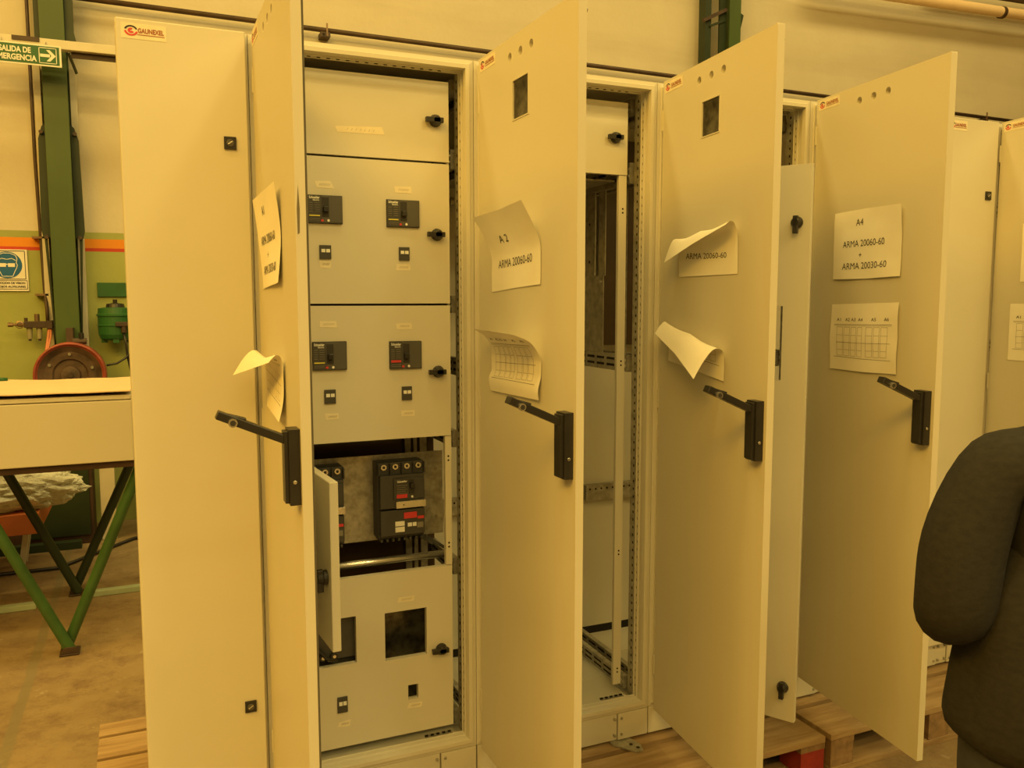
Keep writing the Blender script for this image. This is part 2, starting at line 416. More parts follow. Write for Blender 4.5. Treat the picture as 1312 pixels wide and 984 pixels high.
def breaker_face(root, x0, x1, z0, z1, bar='yellow', y=.052):
    w, h = x1 - x0, z1 - z0
    mb = MB(); mb.box(x0 + .001, x1 - .001, y, .10, z0 + .001, z1 - .001, 'bkr')
    mb.box(x0 + w * .38, x1 - .003, y - .001, y, z0 + .003, z1 - .003, 'bkr2')
    o = mb.build('circuit_breaker', root, .0008)
    t = MB(); t.box(x0 + w * .40, x0 + w * .60, y - .002, y, z0 + h * .22, z1 - h * .08, 'ink')
    t.box(x0 + w * .43, x0 + w * .57, y - .014, y, z0 + h * .40, z0 + h * .58, 'black'); t.build('toggle', o, .001)
    yy = y - .0015
    l = MB(); f = lambda cx, cz: (lambda a, c: (cx + a, yy, cz + c))
    text_on(l, 'Schneider', h * .085, w * .30, f(x0 + w * .19, z1 - h * .10), 'white', .03)
    text_on(l, 'Electric', h * .055, w * .18, f(x0 + w * .24, z1 - h * .19), 'white', .02)
    for q in range(5):
        l.box(x0 + w * .04, x0 + w * .14, yy, y, z1 - h * (.30 + q * .075), z1 - h * (.285 + q * .075), 'inkgrey')
        l.box(x0 + w * .20, x0 + w * .33, yy, y, z1 - h * (.30 + q * .075), z1 - h * (.285 + q * .075), 'inkgrey')
    l.box(x0 + w * .04, x0 + w * .34, yy, y, z0 + h * .25, z0 + h * (.33 if bar == 'red' else .29), bar)
    l.box(x0 + w * .04, x0 + w * .34, yy, y, z0 + h * .10, z0 + h * .115, 'inkgrey'); l.box(x0 + w * .04, x0 + w * .34, yy, y, z0 + h * .16, z0 + h * .175, 'inkgrey')
    l.box(x0 + w * .37, x0 + w * .44, yy, y, z0 + h * .07, z0 + h * .14, 'red')
    l.cyl((x0 + w * .58, yy - .0005, z0 + h * .11), (x0 + w * .58, y, z0 + h * .11), h * .045, 'white', 12)
    l.build('label', o)
    return o

def pilot_module(root, x0, x1, z0, z1):
    w, h = x1 - x0, z1 - z0
    mb = MB(); mb.box(x0, x1, .055, .09, z0, z1, 'bkr'); o = mb.build('pilot_module', root, .0008)
    mb = MB(); zc = z0 + h * .60
    mb.box(x0 + w * .14, x0 + w * .47, .0535, .055, zc - h * .12, zc + h * .12, 'white')
    mb.box(x0 + w * .55, x0 + w * .88, .0535, .055, zc - h * .12, zc + h * .12, 'white'); mb.build('indicator_button', o)

def moulded_breaker(root, x0, x1, z0, z1, yb=.2, yf=.122):
    """full moulded-case circuit breaker with its residual-current block below"""
    w = x1 - x0; h = z1 - z0; zm = z0 + h * .40
    mb = MB()
    mb.box(x0, x1, yf + .02, yb, z0, z1, 'bkr')
    mb.box(x0 + .003, x1 - .003, yf, yf + .025, z0 + .012, zm - .003, 'bkr')
    mb.box(x0 + .003, x1 - .003, yf, yf + .025, zm + .003, z1 - .035, 'bkr')
    mb.box(x0 + w * .30, x1 - .006, yf - .006, yf, zm + .03, z1 - .045, 'bkr')
    for k in range(5): mb.box(x0 + w * k / 4 - .002 * (k == 4), x0 + w * k / 4 + .002, yf + .006, yf + .03, z1 - .035, z1 - .002, 'bkr')
    for k in range(8): mb.box(x0 + w * (k + .25) / 8, x0 + w * (k + .65) / 8, yf + .01, yb - .01, z0 - .008, z0, 'bkr')
    o = mb.build('circuit_breaker', root, .0015)
    for k in range(4):
        t = MB(); cx = x0 + w * (k + .5) / 4
        t.cyl((cx, yf + .028, z1 - .012), (cx, yf + .012, z1 - .012), .0085, 'steel', 14); t.cyl((cx, yf + .012, z1 - .012), (cx, yf + .0115, z1 - .012), .0045, 'ink', 6)
        t.build('terminal', o)
    t = MB(); cx = x0 + w * .68; t.box(cx - .008, cx + .008, yf - .0075, yf - .006, zm + .045, z1 - .05, 'ink'); t.box(cx - .006, cx + .006, yf - .024, yf - .006, zm + .065, zm + .078, 'black'); t.build('toggle', o, .001)
    l = MB(); yy = yf - .0075; cx = x0 + w * .48
    text_on(l, 'Schneider', .006, .030, lambda a, c: (cx + a, yy, z1 - .053 + c), 'white', .03)
    for q in range(5): l.box(cx - .016, cx + (.010 if q % 2 else .015), yy, yy + .001, z1 - .066 - q * .006, z1 - .0648 - q * .006, 'inkgrey')
    l.box(cx - .017, cx + .015, yy, yy + .001, zm + .034, zm + .045, 'red')
    l.cyl((cx + .030, yy, zm + .036), (cx + .030, yf - .006, zm + .036), .0035, 'white', 10)
    l.build('label', o)
    l = MB(); l.box(x0 + w * .34, x1 - .002, yf - .010, yf, zm + .004, zm + .024, 'steel'); l.cyl((x0 + w * .5, yf - .0105, zm + .014), (x0 + w * .5, yf - .010, zm + .014), .002, 'ink', 8)
    l.build('adjustment_strip', o, .001)
    l = MB(); l.box(x0 + w * .52, x0 + w * .80, yf - .003, yf, zm - .030, zm - .012, 'red'); l.box(x0 + w * .82, x1 - .006, yf - .002, yf, zm - .034, zm - .026, 'red'); l.build('test_button', o)
    l = MB(); l.box(x0 + w * .33, x0 + w * .53, yf - .002, yf, z0 + .040, z0 + .054, 'white'); l.box(x0 + w * .33, x0 + w * .53, yf - .002, yf, z0 + .022, z0 + .037, 'white')
    l.box(x0 + w * .60, x0 + w * .69, yf - .002, yf, z0 + .036, z0 + .047, 'white'); l.box(x0 + w * .71, x0 + w * .79, yf - .002, yf, z0 + .036, z0 + .047, 'white'); l.box(x0 + w * .81, x1 - .008, yf - .001, yf, z0 + .030, z0 + .046, 'inkgrey')
    l.build('label', o)
    return o

C = 'electrical cabinet'
G1 = 'open full-height cabinets in the row'
# --- narrow closed cabinet at the left end
n1 = empty('electrical_cabinet', (0, 0, 0), 'narrow beige cabinet with closed door at the near left end of the row', C)
shell(n1, .3, closed=True, left_side=True)
def closed_door(root, w):
    mb = MB(); mb.box(0, w, 0, D - .002, 0, H - .002, 'coat'); d = mb.build('door', root, .003, loc=(.0025, -D, ZB))
    cam_lock(d, w - .043, 1.953 - ZB, 0); cam_lock(d, w - .038, .50 - ZB, 0)
    mb = MB(); logo(mb, .012, 2.178 - ZB, .098, .035, 0); mb.build('maker_sticker', d)
    return d
closed_door(n1, .290)

# --- first open cabinet (x = .3)
RA1 = [(1.945, 2.00), (1.53, 1.58), (1.13, 1.18), (.74, .79)]
a1 = empty('electrical_cabinet', (.3, 0, 0), 'open 60 cm cabinet fitted with inner doors and circuit breakers', C, None)
shell(a1, .6, RA1)
d1 = open_door(a1, R(89.64), windows=False)
X = lambda x: x - .3
mb = MB(); mb.poly([(.0035, 1.452), (.0075, 1.455), (.0085, 1.50), (.006, 1.545), (.0030, 1.50)], 'x', .5728, .5734, 'edge'); mb.build('scuff_mark', d1)
ip = inner_panel(a1, X(.352), X(.847), 1.956, 2.176)
knob(ip, .455, .111, 0); tape(ip, [(.180, .061), (.310, .062), (.302, .082), (.174, .076)])
def two_up(z0, z1, fz0, fz1, mz0, mz1, bars, tops, lows, shift=0):
    wins = [(X(.447 + shift), X(.541 + shift), fz0, fz1), (X(.663 + shift * .5), X(.757 + shift * .5), fz0 - .003, fz1 - .003)]
    mods = [(X(.477 + shift), X(.508 + shift), mz0, mz1), (X(.697 + shift * .7), X(.727 + shift * .5), mz0, mz1)]
    p = inner_panel(a1, X(.352), X(.847), z0, z1, wins + mods)
    knob(p, .457, (1.752 - z0) if z0 > 1.5 else 1.362 - z0, 0)
    for wn, br in zip(wins, bars): breaker_face(a1, *wn, br)
    for md in mods: pilot_module(a1, *md)
    for q in tops + lows: tape(p, [(a - .052 - .3 + .3 - .3, c - z0) for a, c in q] if False else [(X(a) - X(.352), c - z0) for a, c in q])
    return p
two_up(1.558, 1.950, 1.772, 1.848, 1.678, 1.715, ('yellow', 'yellow'),
       [[(.474, 1.868), (.521, 1.866), (.510, 1.886), (.468, 1.884)], [(.689, 1.864), (.736, 1.864), (.735, 1.882), (.686, 1.881)]],
       [[(.478, 1.655), (.507, 1.654), (.508, 1.674), (.475, 1.674)], [(.688, 1.650), (.730, 1.651), (.728, 1.668), (.690, 1.668)]])
two_up(1.174, 1.552, 1.376, 1.455, 1.284, 1.323, ('yellow', 'red'),
       [[(.473, 1.494), (.520, 1.493), (.518, 1.510), (.473, 1.511)], [(.688, 1.486), (.732, 1.486), (.731, 1.503), (.686, 1.502)]],
       [[(.484, 1.240), (.520, 1.240), (.519, 1.256), (.482, 1.256)], [(.698, 1.238), (.737, 1.237), (.737, 1.254), (.696, 1.254)]], .004)
# bottom inner door with big cut-outs
holes5 = [(X(.425), X(.556), .533, .671), (X(.640), X(.766), .523, .666), (X(.707), X(.738), .393, .437)]
ip = inner_panel(a1, X(.352), X(.847), .289, .784, holes5 + [(X(.498), X(.527), .394, .440)])
knob(ip, .458, .532 - .289, 0)
tape(ip, [(.326, .404), (.375, .403), (.378, .418), (.330, .418)]); tape(ip, [(.352, .078), (.395, .075), (.398, .090), (.356, .092)]); tape(ip, [(.146, .063), (.180, .060), (.184, .078), (.150, .076)])
pilot_module(a1, X(.498), X(.527), .394, .440)
mb = MB(); mb.box(X(.40), X(.575), .082, .20, .545, .71, 'bkr'); mb.box(X(.40), X(.575), .10, .20, .50, .545, 'bkr'); cb = mb.build('circuit_breaker', a1, .002)
for k in range(3):
    mb = MB(); x = X(.43 + k * .032); mb.cyl((x, .10, .555), (x, .066, .560), .010, 'black', 12); mb.cyl((x, .066, .560), (x, .064, .560), .005, 'steel', 8); mb.build('terminal', cb)
mb = MB(); mb.tube([(X(.42), .09, .60), (X(.45), .068, .585), (X(.475), .062, .555), (X(.50), .07, .545)], .006, 'black', 8); mb.build('wire', cb)
mb = MB(); mb.box(X(.585), X(.84), .195, .199, .31, .74, 'dgalv'); mb.build('mounting_plate', a1)
# breaker compartment behind the swung-out small door
mb = MB(); mb.box(X(.352), X(.866), .2, .203, .845, 1.105, 'galv')
for z in (.90, 1.05): mb.cyl((X(.842), .2, z), (X(.842), .194, z), .005, 'steel', 10)
mb.build('mounting_plate', a1)
moulded_breaker(a1, X(.646), X(.786), .862, 1.090); moulded_breaker(a1, X(.405), X(.545), .862, 1.090)
mb = MB(); mb.cyl((X(.37), .12, .803), (X(.845), .12, .803), .011, 'steel', 16); mb.build('support_tube', a1, smooth=True)
for k in range(3):
    mb = MB(); mb.bar((X(.76 + k * .018), .17, .865 - k * .006), (X(.81 + k * .018), .13, .835 - k * .008), .012, .004, 'bkr'); mb.build('busbar_end', a1)
mb = MB()
for x, w_ in ((.775, .02), (.803, .012), (.825, .022)): mb.box(X(x), X(x + w_), .30, .305, .66, 1.26, 'galv')
mb.build('vertical_strip', a1)
mb = MB(); mb.box(X(.33), X(.765), .30, .31, .66, 2.15, 'shade_brown'); mb.box(X(.765), X(.88), .33, .34, .66, 2.15, 'shade_brown'); mb.build('shade_board', a1)  # dark sheets added so the depth behind the inner doors looks shaded
for z in (.83, .96, 1.12): pass
mb = MB(); mb.box(X(.845), X(.853), .079, .09, .289, 2.172, 'coat'); mb.build('inner_frame_bar', a1)
mb = MB(); mb.box(X(.829), X(.848), .062, .078, .786, 1.172, 'coat')
for z in (.84, .852, 1.10, 1.112): mb.cyl((X(.8385), .062, z), (X(.8385), .0612, z), .003, 'dark', 8)
mb.build('inner_frame_bar', a1)
mb = MB(); mb.box(X(.355), X(.845), .081, .09, 1.30, 2.17, 'dark'); 
mb = MB(); mb.box(0, .495, 0, .02, 0, .384, 'coat')
sd = mb.build('inner_door', a1, .002, loc=(X(.352), .055, .788), rot=(0, 0, -R(85.2)))
knob(sd, .458, .162, 0, -PI / 2)
tag(sd, 'small inner door swung wide open')

# --- second open cabinet (x = .9)
a2 = empty('electrical_cabinet', (.9, 0, 0), 'open 60 cm cabinet with an almost empty inside behind the A 2 door', C)
shell(a2, .6, [(1.935, 2.0), (1.335, 1.39)])
d2 = open_door(a2, R(89.22))
ip = inner_panel(a2, .052, .541, 1.956, 2.176, y=.075); knob(ip, .445, .111, 0)
mb = MB(); mb.box(.513, .541, .078, .09, .298, 1.955, 'coat')
for z in (.34, .352, .74, .752, 1.36, 1.373, 1.84, 1.852): mb.cyl((.528, .078, z), (.528, .077, z), .003, 'dark', 8)
mb.build('inner_frame_bar', a2)
for y0, y1 in ((.275, .50), (.125, .19)):
    mb = MB(); mb.box(.572, .575, y0, y1, 1.345, 1.652, 'galv')
    for z in (1.37, 1.63): mb.cyl((.572, y0 + .012, z), (.566, y0 + .012, z), .006, 'steel', 10)
    mb.build('side_plate', a2)
mb = MB(); mb.box(.578, .581, .345, .42, 1.65, 1.94, 'galv'); mb.box(.578, .581, .275, .32, 1.65, 1.94, 'galv'); mb.box(.578, .581, .135, .165, 1.65, 1.94, 'galv')
for z in (1.70, 1.83): mb.cyl((.578, .385, z), (.577, .385, z), .005, 'dark', 10)
mb.build('vertical_strip', a2)
mb = MB(); mb.cyl((.10, .50, 1.90), (.575, .50, 1.90), .014, 'galv', 12); mb.box(.06, .54, .15, .50, 1.945, 1.95, 'galv'); mb.build('gland_plate', a2)

# --- third open cabinet (x = 1.5)
a3 = empty('electrical_cabinet', (1.5, 0, 0), 'open 60 cm cabinet with its tall inner door ajar', C)
shell(a3, .6, [(1.935, 2.0), (1.335, 1.39)])
d3 = open_door(a3, R(95.63))
vs, fs = panel_geo(.468, 1.665, .018, [('r', .345, .396, 1.04, 1.26)])
mb = MB(); mb.add(vs, fs, 'coat')
sd = mb.build('inner_door', a3, .0012, loc=(.055, .055, .289), rot=(0, 0, -R(59)))
tag(sd, 'tall inner door standing ajar')
knob(sd, .430, 1.50, 0, -PI / 2); knob(sd, .432, .105, 0, -PI / 2)

mb = MB(); mb.box(.09, .45, .50, .51, 1.40, 2.15, 'shade_brown'); mb.build('shade_board', a3)  # added dark board, painted shade in front of the pale back panel

# --- fourth open cabinet (x = 2.1)
a4 = empty('electrical_cabinet', (2.1, 0, 0), 'open 60 cm cabinet behind the A 4 door, farthest fully seen door', C)
shell(a4, .6, [(1.935, 2.0), (1.335, 1.39)])
d4 = open_door(a4, R(97.40), windows=False)

# --- narrow closed cabinet
n2 = empty('electrical_cabinet', (2.7, 0, 0), 'narrow beige cabinet with closed door behind the A 4 door edge', C)
shell(n2, .286, closed=True)
closed_door(n2, .279)
# --- fifth open cabinet (x = 3.0)
a5 = empty('electrical_cabinet', (2.988, 0, 0), 'open cabinet cut by the right edge of the photo', C)
shell(a5, .6, [(1.935, 2.0), (1.335, 1.39)], right_side=True)
d5 = open_door(a5, R(97.5), windows=False)

# ------------------------------------------------------------------ sheets of paper taped to the doors
def resample(path, n):
    # smooth (Catmull-Rom) then even arc length
    P = [Vector(p) for p in path]; Q = []
    for i in range(len(P) - 1):
        p0, p1, p2, p3 = P[max(i - 1, 0)], P[i], P[i + 1], P[min(i + 2, len(P) - 1)]
        for k in range(12):
            t = k / 12
            Q.append(.5 * ((2 * p1) + (p2 - p0) * t + (2 * p0 - 5 * p1 + 4 * p2 - p3) * t * t + (3 * p1 - p0 - 3 * p2 + p3) * t ** 3))
    Q.append(P[-1]); L = [0]
    for i in range(1, len(Q)): L.append(L[-1] + (Q[i] - Q[i - 1]).length)
    out = []
    for k in range(n):
        d = L[-1] * k / (n - 1); j = 1
        while j < len(L) - 1 and L[j] < d: j += 1
        t = (d - L[j - 1]) / max(L[j] - L[j - 1], 1e-9); out.append(Q[j - 1].lerp(Q[j], min(max(t, 0), 1)))
    return out
def sheet(name, root, ang, cols, label, cat, draw, seed=0, wav=.0012):
    """cols: list of (s, [(off, z) bottom..top]) in door coordinates"""
    NV, NU = 25, 17
    paths = [(s, resample([(o, z) for o, z in p], NV)) for s, p in cols]
    def F(u, v, lift=0):
        u = min(max(u, 0), 1); v = min(max(v, 0), 1); a = v * (NV - 1); j = min(int(a), NV - 2); t = a - j
        ev = [(s, p[j].lerp(p[j + 1], t)) for s, p in paths]
        b = u * (len(ev) - 1); i = min(int(b), len(ev) - 2); c = b - i
        s = ev[i][0] * (1 - c) + ev[i + 1][0] * c; q = ev[i][1].lerp(ev[i + 1][1], c)
        off = max(q.x, .0015) + wav * (noise.noise(Vector((u * 3 + seed * 7, v * 3, seed))) + .6)
        return Vector((s, -off, q.y))
    def G(u, v, lift=.0006):
        p = F(u, v); e = .01
        n = (F(min(u + e, 1), v) - F(max(u - e, 0), v)).cross(F(u, min(v + e, 1)) - F(u, max(v - e, 0))).normalized()
        return p + n * lift
    base = root.location + Vector((.008, -D, 0)); e = empty(name, base, label, cat, None, -ang)
    mb = MB(); mb.add([F(i / (NU - 1), j / (NV - 1)) for j in range(NV) for i in range(NU)],
                      [(j * NU + i, j * NU + i + 1, (j + 1) * NU + i + 1, (j + 1) * NU + i) for j in range(NV - 1) for i in range(NU - 1)], 'paper')
    mb.build('sheet', e, smooth=True)
    ink = MB(); draw(ink, G); ink.build('printed_text', e)
    return e
def lines_draw(rows):
    def draw(mb, G):
        for s, cap, wd, cx, cy in rows:
            text_on(mb, s, cap, wd, lambda a, c: G(cx + a / .297, cy + c / .21), 'ink', .0)
    return draw
def table_draw(mb, G):
    for x, s in zip((.13, .27, .36, .47, .66, .84), ('A1', 'A2', 'A3', 'A4', 'A5', 'A6')):
        text_on(mb, s, .010, .020, lambda a, c: G(x + a / .297, .765 + c / .21), 'ink', .0)
    def seg(u0, v0, u1, v1, w=.0032, m='ink'):
        n = 8; du, dv = (0, w * .7) if abs(u1 - u0) > abs(v1 - v0) else (w * .5, 0); vs = []
        for k in range(n + 1):
            u = u0 + (u1 - u0) * k / n; v = v0 + (v1 - v0) * k / n; vs += [G(u - du, v - dv), G(u + du, v + dv)]
        mb.add(vs, [(2 * k, 2 * k + 1, 2 * k + 3, 2 * k + 2) for k in range(n)], m)
    seg(.06, .69, .92, .69); seg(.06, .67, .92, .67, .002, 'inkgrey'); seg(.06, .20, .92, .18)
    for x0, x1 in ((.11, .20), (.22, .31), (.33, .41), (.43, .50), (.56, .65), (.67, .75), (.77, .86)):
        for v in (.65, .53, .42, .31, .22): seg(x0, v, x1, v, .0025, 'inkgrey')
        seg(x0, .22, x0, .65, .003, 'inkgrey'); seg(x1, .22, x1, .65, .003, 'inkgrey')
    seg(.10, .42, .90, .42, .003)
AR = 'ARMA 20060-60'; AS = 'ARMA 20030-60'
two_line = lambda t: [(t, .021, .050, .36, .64), (AR, .0215, .205, .50, .33)]
three_line = lambda t: [(t, .0205, .032, .39, .82), (AR, .020, .182, .455, .515), ('+', .018, .012, .42, .345), (AS, .020, .195, .475, .19)]
PC = 'paper'
sheet('paper_sheet', a1, R(89.64), [(.10, [(.001, 1.595), (.006, 1.67), (.013, 1.744), (.021, 1.805)]), (.40, [(.010, 1.604), (.002, 1.688), (.005, 1.753), (.013, 1.813)])],
      'upper white sheet reading A1 ARMA on the leftmost open door', PC, lines_draw(three_line('A1')), 1)
sheet('paper_sheet', a1, R(89.64), [(.10, [(.001, 1.308), (.002, 1.366), (.006, 1.422), (.026, 1.447), (.050, 1.431), (.079, 1.387)]), (.40, [(.016, 1.308), (.006, 1.35), (.004, 1.40), (.006, 1.44), (.018, 1.452), (.034, 1.436)])],
      'lower curled sheet folded outward on the leftmost open door', PC, table_draw, 2)
sheet('paper_sheet', a2, R(89.22), [(.095, [(.001, 1.589), (.003, 1.682), (.030, 1.744), (.057, 1.786)]), (.245, [(.001, 1.598), (.002, 1.687), (.022, 1.747), (.046, 1.793)]), (.395, [(.002, 1.605), (.001, 1.690), (.018, 1.741), (.053, 1.801)])],
      'white sheet reading A 2 with its top peeling off the second open door', PC, lines_draw(two_line('A 2')), 3)
sheet('paper_sheet', a2, R(89.22), [(.09, [(.004, 1.320), (.010, 1.355), (.001, 1.380), (.002, 1.427), (.018, 1.465), (.054, 1.490)]), (.40, [(.008, 1.326), (.010, 1.350), (.001, 1.388), (.002, 1.422), (.030, 1.465), (.078, 1.486)])],
      'creased table sheet above the handle of the second open door', PC, table_draw, 4)
sheet('paper_sheet', a3, R(95.63), [(.12, [(.002, 1.635), (.003, 1.69), (.006, 1.730), (.018, 1.746), (.034, 1.725), (.052, 1.676)]), (.275, [(.002, 1.635), (.002, 1.70), (.005, 1.737), (.017, 1.757), (.033, 1.748), (.047, 1.722)]), (.43, [(.001, 1.635), (.002, 1.69), (.004, 1.737), (.016, 1.766), (.030, 1.770), (.040, 1.761)])],
      'sheet whose top half folds down over ARMA 20060-60 on the third open door', PC, lines_draw([('A 3', .021, .05, .36, .64), (AR, .019, .205, .48, .31)]), 5, .0005)
sheet('paper_sheet', a3, R(95.63), [(.07, [(.006, 1.384), (.004, 1.44), (.006, 1.482), (.018, 1.503), (.036, 1.490), (.052, 1.467)]), (.225, [(.004, 1.366), (.003, 1.41), (.006, 1.455), (.024, 1.472), (.048, 1.452), (.068, 1.415)]), (.38, [(.004, 1.348), (.004, 1.40), (.010, 1.431), (.036, 1.436), (.066, 1.405), (.096, 1.357)])],
      'lower sheet with a broad flap curling off the third open door', PC, table_draw, 6, .0005)
sheet('paper_sheet', a4, R(97.40), [(.120, [(.002, 1.633), (.004, 1.74), (.003, 1.842)]), (.272, [(.003, 1.632), (.002, 1.74), (.003, 1.845)]), (.424, [(.004, 1.636), (.002, 1.74), (.010, 1.842)])],
      'upper flat sheet reading A4 ARMA on the fourth open door', PC, lines_draw(three_line('A4')), 7, .003)
sheet('paper_sheet', a4, R(97.40), [(.120, [(.002, 1.345), (.006, 1.44), (.002, 1.553)]), (.272, [(.003, 1.345), (.004, 1.45), (.003, 1.556)]), (.426, [(.004, 1.350), (.006, 1.45), (.004, 1.560)])],
      'lower flat sheet with a printed table above the fourth door handle', PC, table_draw, 8, .003)
sheet('paper_sheet', a5, R(97.5), [(.120, [(.002, 1.633), (.003, 1.842)]), (.42, [(.002, 1.633), (.003, 1.842)])],
      'upper sheet cut by the right edge of the photo', PC, lines_draw(three_line('A5')), 9)
sheet('paper_sheet', a5, R(97.5), [(.085, [(.002, 1.345), (.003, 1.553)]), (.385, [(.002, 1.345), (.003, 1.553)])],
      'lower table sheet cut by the right edge of the photo', PC, table_draw, 10)

# ------------------------------------------------------------------ pallets
def pallet(x0, x1, label, red=False, y0=-.235, y1=.80):
    r = empty('wooden_pallet', (x0, y0, 0), label, 'pallet', 'pallets under the cabinet row'); L = x1 - x0
    for a, c in ((0, .176), (.200, .335), (.355, .495), (.51, .645), (.66, .78), (.797, .930), (.948, 1.035)):
        mb = MB(); e = random.uniform(-.004, .004); mb.box(e, L + e, a, c, .119, .14, 'wood'); mb.build('top_board', r, .0015)
    for x in (0, L / 2 - .05, L - .10):
        mb = MB(); mb.box(x, x + .10, .002, 1.033, .099, .1185, 'wood_y'); mb.build('cross_board', r)
    for y in (.003, .46, .93):
        for x in (0, L / 2 - .05, L - .10):
            mb = MB(); mb.box(x + .001, x + .099, y, y + .10, .0235, .0985, 'redwood' if red and y < .01 and x > L - .2 else 'wood_y'); mb.build('block', r, .001)
        mb = MB(); mb.box(0, L, y - .003, y + .10, .001, .023, 'wood'); mb.build('bottom_board', r, .001)
    return r
pallet(-.155, .93, 'wooden pallet under the leftmost cabinets')
pallet(.95, 2.035, 'wooden pallet with a red end block below the middle cabinets', True)
pallet(2.062, 3.06, 'wooden pallet under the fourth open cabinet')
pallet(3.08, 4.08, 'wooden pallet at the right end of the row')

# ------------------------------------------------------------------ left background: bench
r = empty('trestle', (-.34, 1.85, 0), 'near green tubular V trestle standing on the concrete floor', 'trestle', 'green trestles under the workbench')
for x, z in ((-.35, .828), (.33, .828)):
    mb = MB(); mb.cyl((.012 if x < 0 else -.012, 0 if x < 0 else .045, .012), (x, 0 if x < 0 else .045, z), .0235, 'tube', 20); mb.build('leg', r, smooth=False)
mb = MB(); mb.box(-.035, .045, -.03, .06, .002, .010, 'rust'); mb.poly([(-.035, .01), (.045, .01), (.03, .04), (-.012, .04)], 'y', -.026, -.020, 'rust'); mb.build('foot_plate', r, .002)
r2_ = empty('trestle', (-.367, 2.69, 0), 'far dark green V trestle under the workbench', 'trestle', 'green trestles under the workbench')
for x in (-.35, .355):
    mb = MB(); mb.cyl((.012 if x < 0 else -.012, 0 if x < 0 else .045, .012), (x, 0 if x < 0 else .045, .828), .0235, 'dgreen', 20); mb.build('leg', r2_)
mb = MB(); mb.box(-.035, .045, -.03, .06, .002, .010, 'rust'); mb.build('foot_plate', r2_, .002)
for dx, leg in ((-1.35, 1),):
    for y in (1.85, 2.69):
        rr = empty('trestle', (-.35 + dx, y, 0), 'green V trestle beyond the left edge of the photo', 'trestle', 'trestles outside the photo')
        for x in (-.35, .345):
            mb = MB(); mb.cyl((0, 0 if x < 0 else .045, .012), (x, 0 if x < 0 else .045, .828), .0235, 'tube', 16); mb.build('leg', rr)
mb = MB(); mb.box(-2.1, -.012, 1.82, 2.76, .83, .858, 'darkwood'); tag(mb.build('bench_top', None, .002), 'dark brown wooden bench board lying on the green trestles', 'bench top')
r = empty('enclosure_box', (-1.1, 2.2, .86), 'beige steel enclosure lying flat on the bench', 'enclosure')
mb = MB(); mb.box(-1.0, 1.063, -.40, .40, .001, .272, 'coat'); mb.build('body', r, .004)
mb = MB(); mb.box(-1.0, 1.063, -.402, .402, .275, .295, 'coat'); mb.build('lid', r, .004)
mb = MB()
NX, NY = 20, 8
vs = [(-1.9 + 1.86 * i / NX, 1.785 + .745 * j / NY + (.012 * noise.noise(Vector((i * .5, j, 0))) if j == 0 else 0), 1.159 + .006 + (.010 + .010 * noise.noise(Vector((i * .4, j * .5, 3)))) * (1 if j in (0, NY) else .5)) for j in range(NY + 1) for i in range(NX + 1)]
n_ = len(vs); vs += [(x, y, z - .004) for x, y, z in vs]; W_ = NX + 1
fs = [(j * W_ + i, j * W_ + i + 1, (j + 1) * W_ + i + 1, (j + 1) * W_ + i) for j in range(NY) for i in range(NX)]
fs += [tuple(n_ + q for q in f[::-1]) for f in fs]
fs += [(i, n_ + i, n_ + i + 1, i + 1) for i in range(NX)] + [(j * W_ + NX, n_ + j * W_ + NX, n_ + (j + 1) * W_ + NX, (j + 1) * W_ + NX) for j in range(NY)]
mb.add(vs, fs, 'card'); tag(mb.build('cardboard_sheet'), 'thin tan cardboard sheet laid over the enclosure on the bench', 'cardboard')
mb = MB(); mb.tube([(-.80, 2.52, 1.19), (-.72, 2.50, 1.20), (-.66, 2.49, 1.185), (-.60, 2.50, 1.18)], .012, 'mgreen', 8)
tag(mb.build('webbing_strap', smooth=True), 'small green strap end lying on the cardboard', 'strap')
# orange bench with crumpled wrap under the bench
r = empty('low_bench', (-1.12, 3.25, -.062), 'low orange steel bench behind the green trestles', 'bench')
mb = MB(); mb.box(-.6, .578, -.40, .25, .375, .488, 'orange'); mb.build('bench_frame', r, .004)
for x in (-.5, .42):
    for y in (.10, .22):
        mb = MB(); mb.bar((x, y, .064), (x + .05, y, .375), .04, .03, 'cream'); mb.build('leg', r)
import bmesh
def blob(name, c, s, mt, amp, fr, seed, sub=5, flat=None):
    bm = bmesh.new(); bmesh.ops.create_icosphere(bm, subdivisions=sub, radius=1)
    for v in bm.verts:
        p = v.co.copy(); d = 0
        for o, (f, a) in enumerate(((fr, 1), (fr * 2.3, .55), (fr * 5, .25))):
            q = p * f + Vector((seed, o * 3, 0)); d += a * (abs(noise.noise(q)) * 2 - .55)
        v.co = Vector((p.x * s[0], p.y * s[1], p.z * s[2])) * (1 + amp * d)
        if flat is not None and v.co.z < flat: v.co.z = flat + (v.co.z - flat) * .08
    me = bpy.data.meshes.new(name); bm.to_mesh(me); bm.free(); me.materials.append(M[mt])
    o = bpy.data.objects.new(name, me); COL.objects.link(o); o.location = c
    return o
o = blob('plastic_wrap', (-.80, 3.06, .525), (.46, .20, .145), 'wrap', .095, 3.0, 4, 5, -.098)
tag(o, 'crumpled pale plastic wrap heaped on the orange bench', 'plastic wrap')
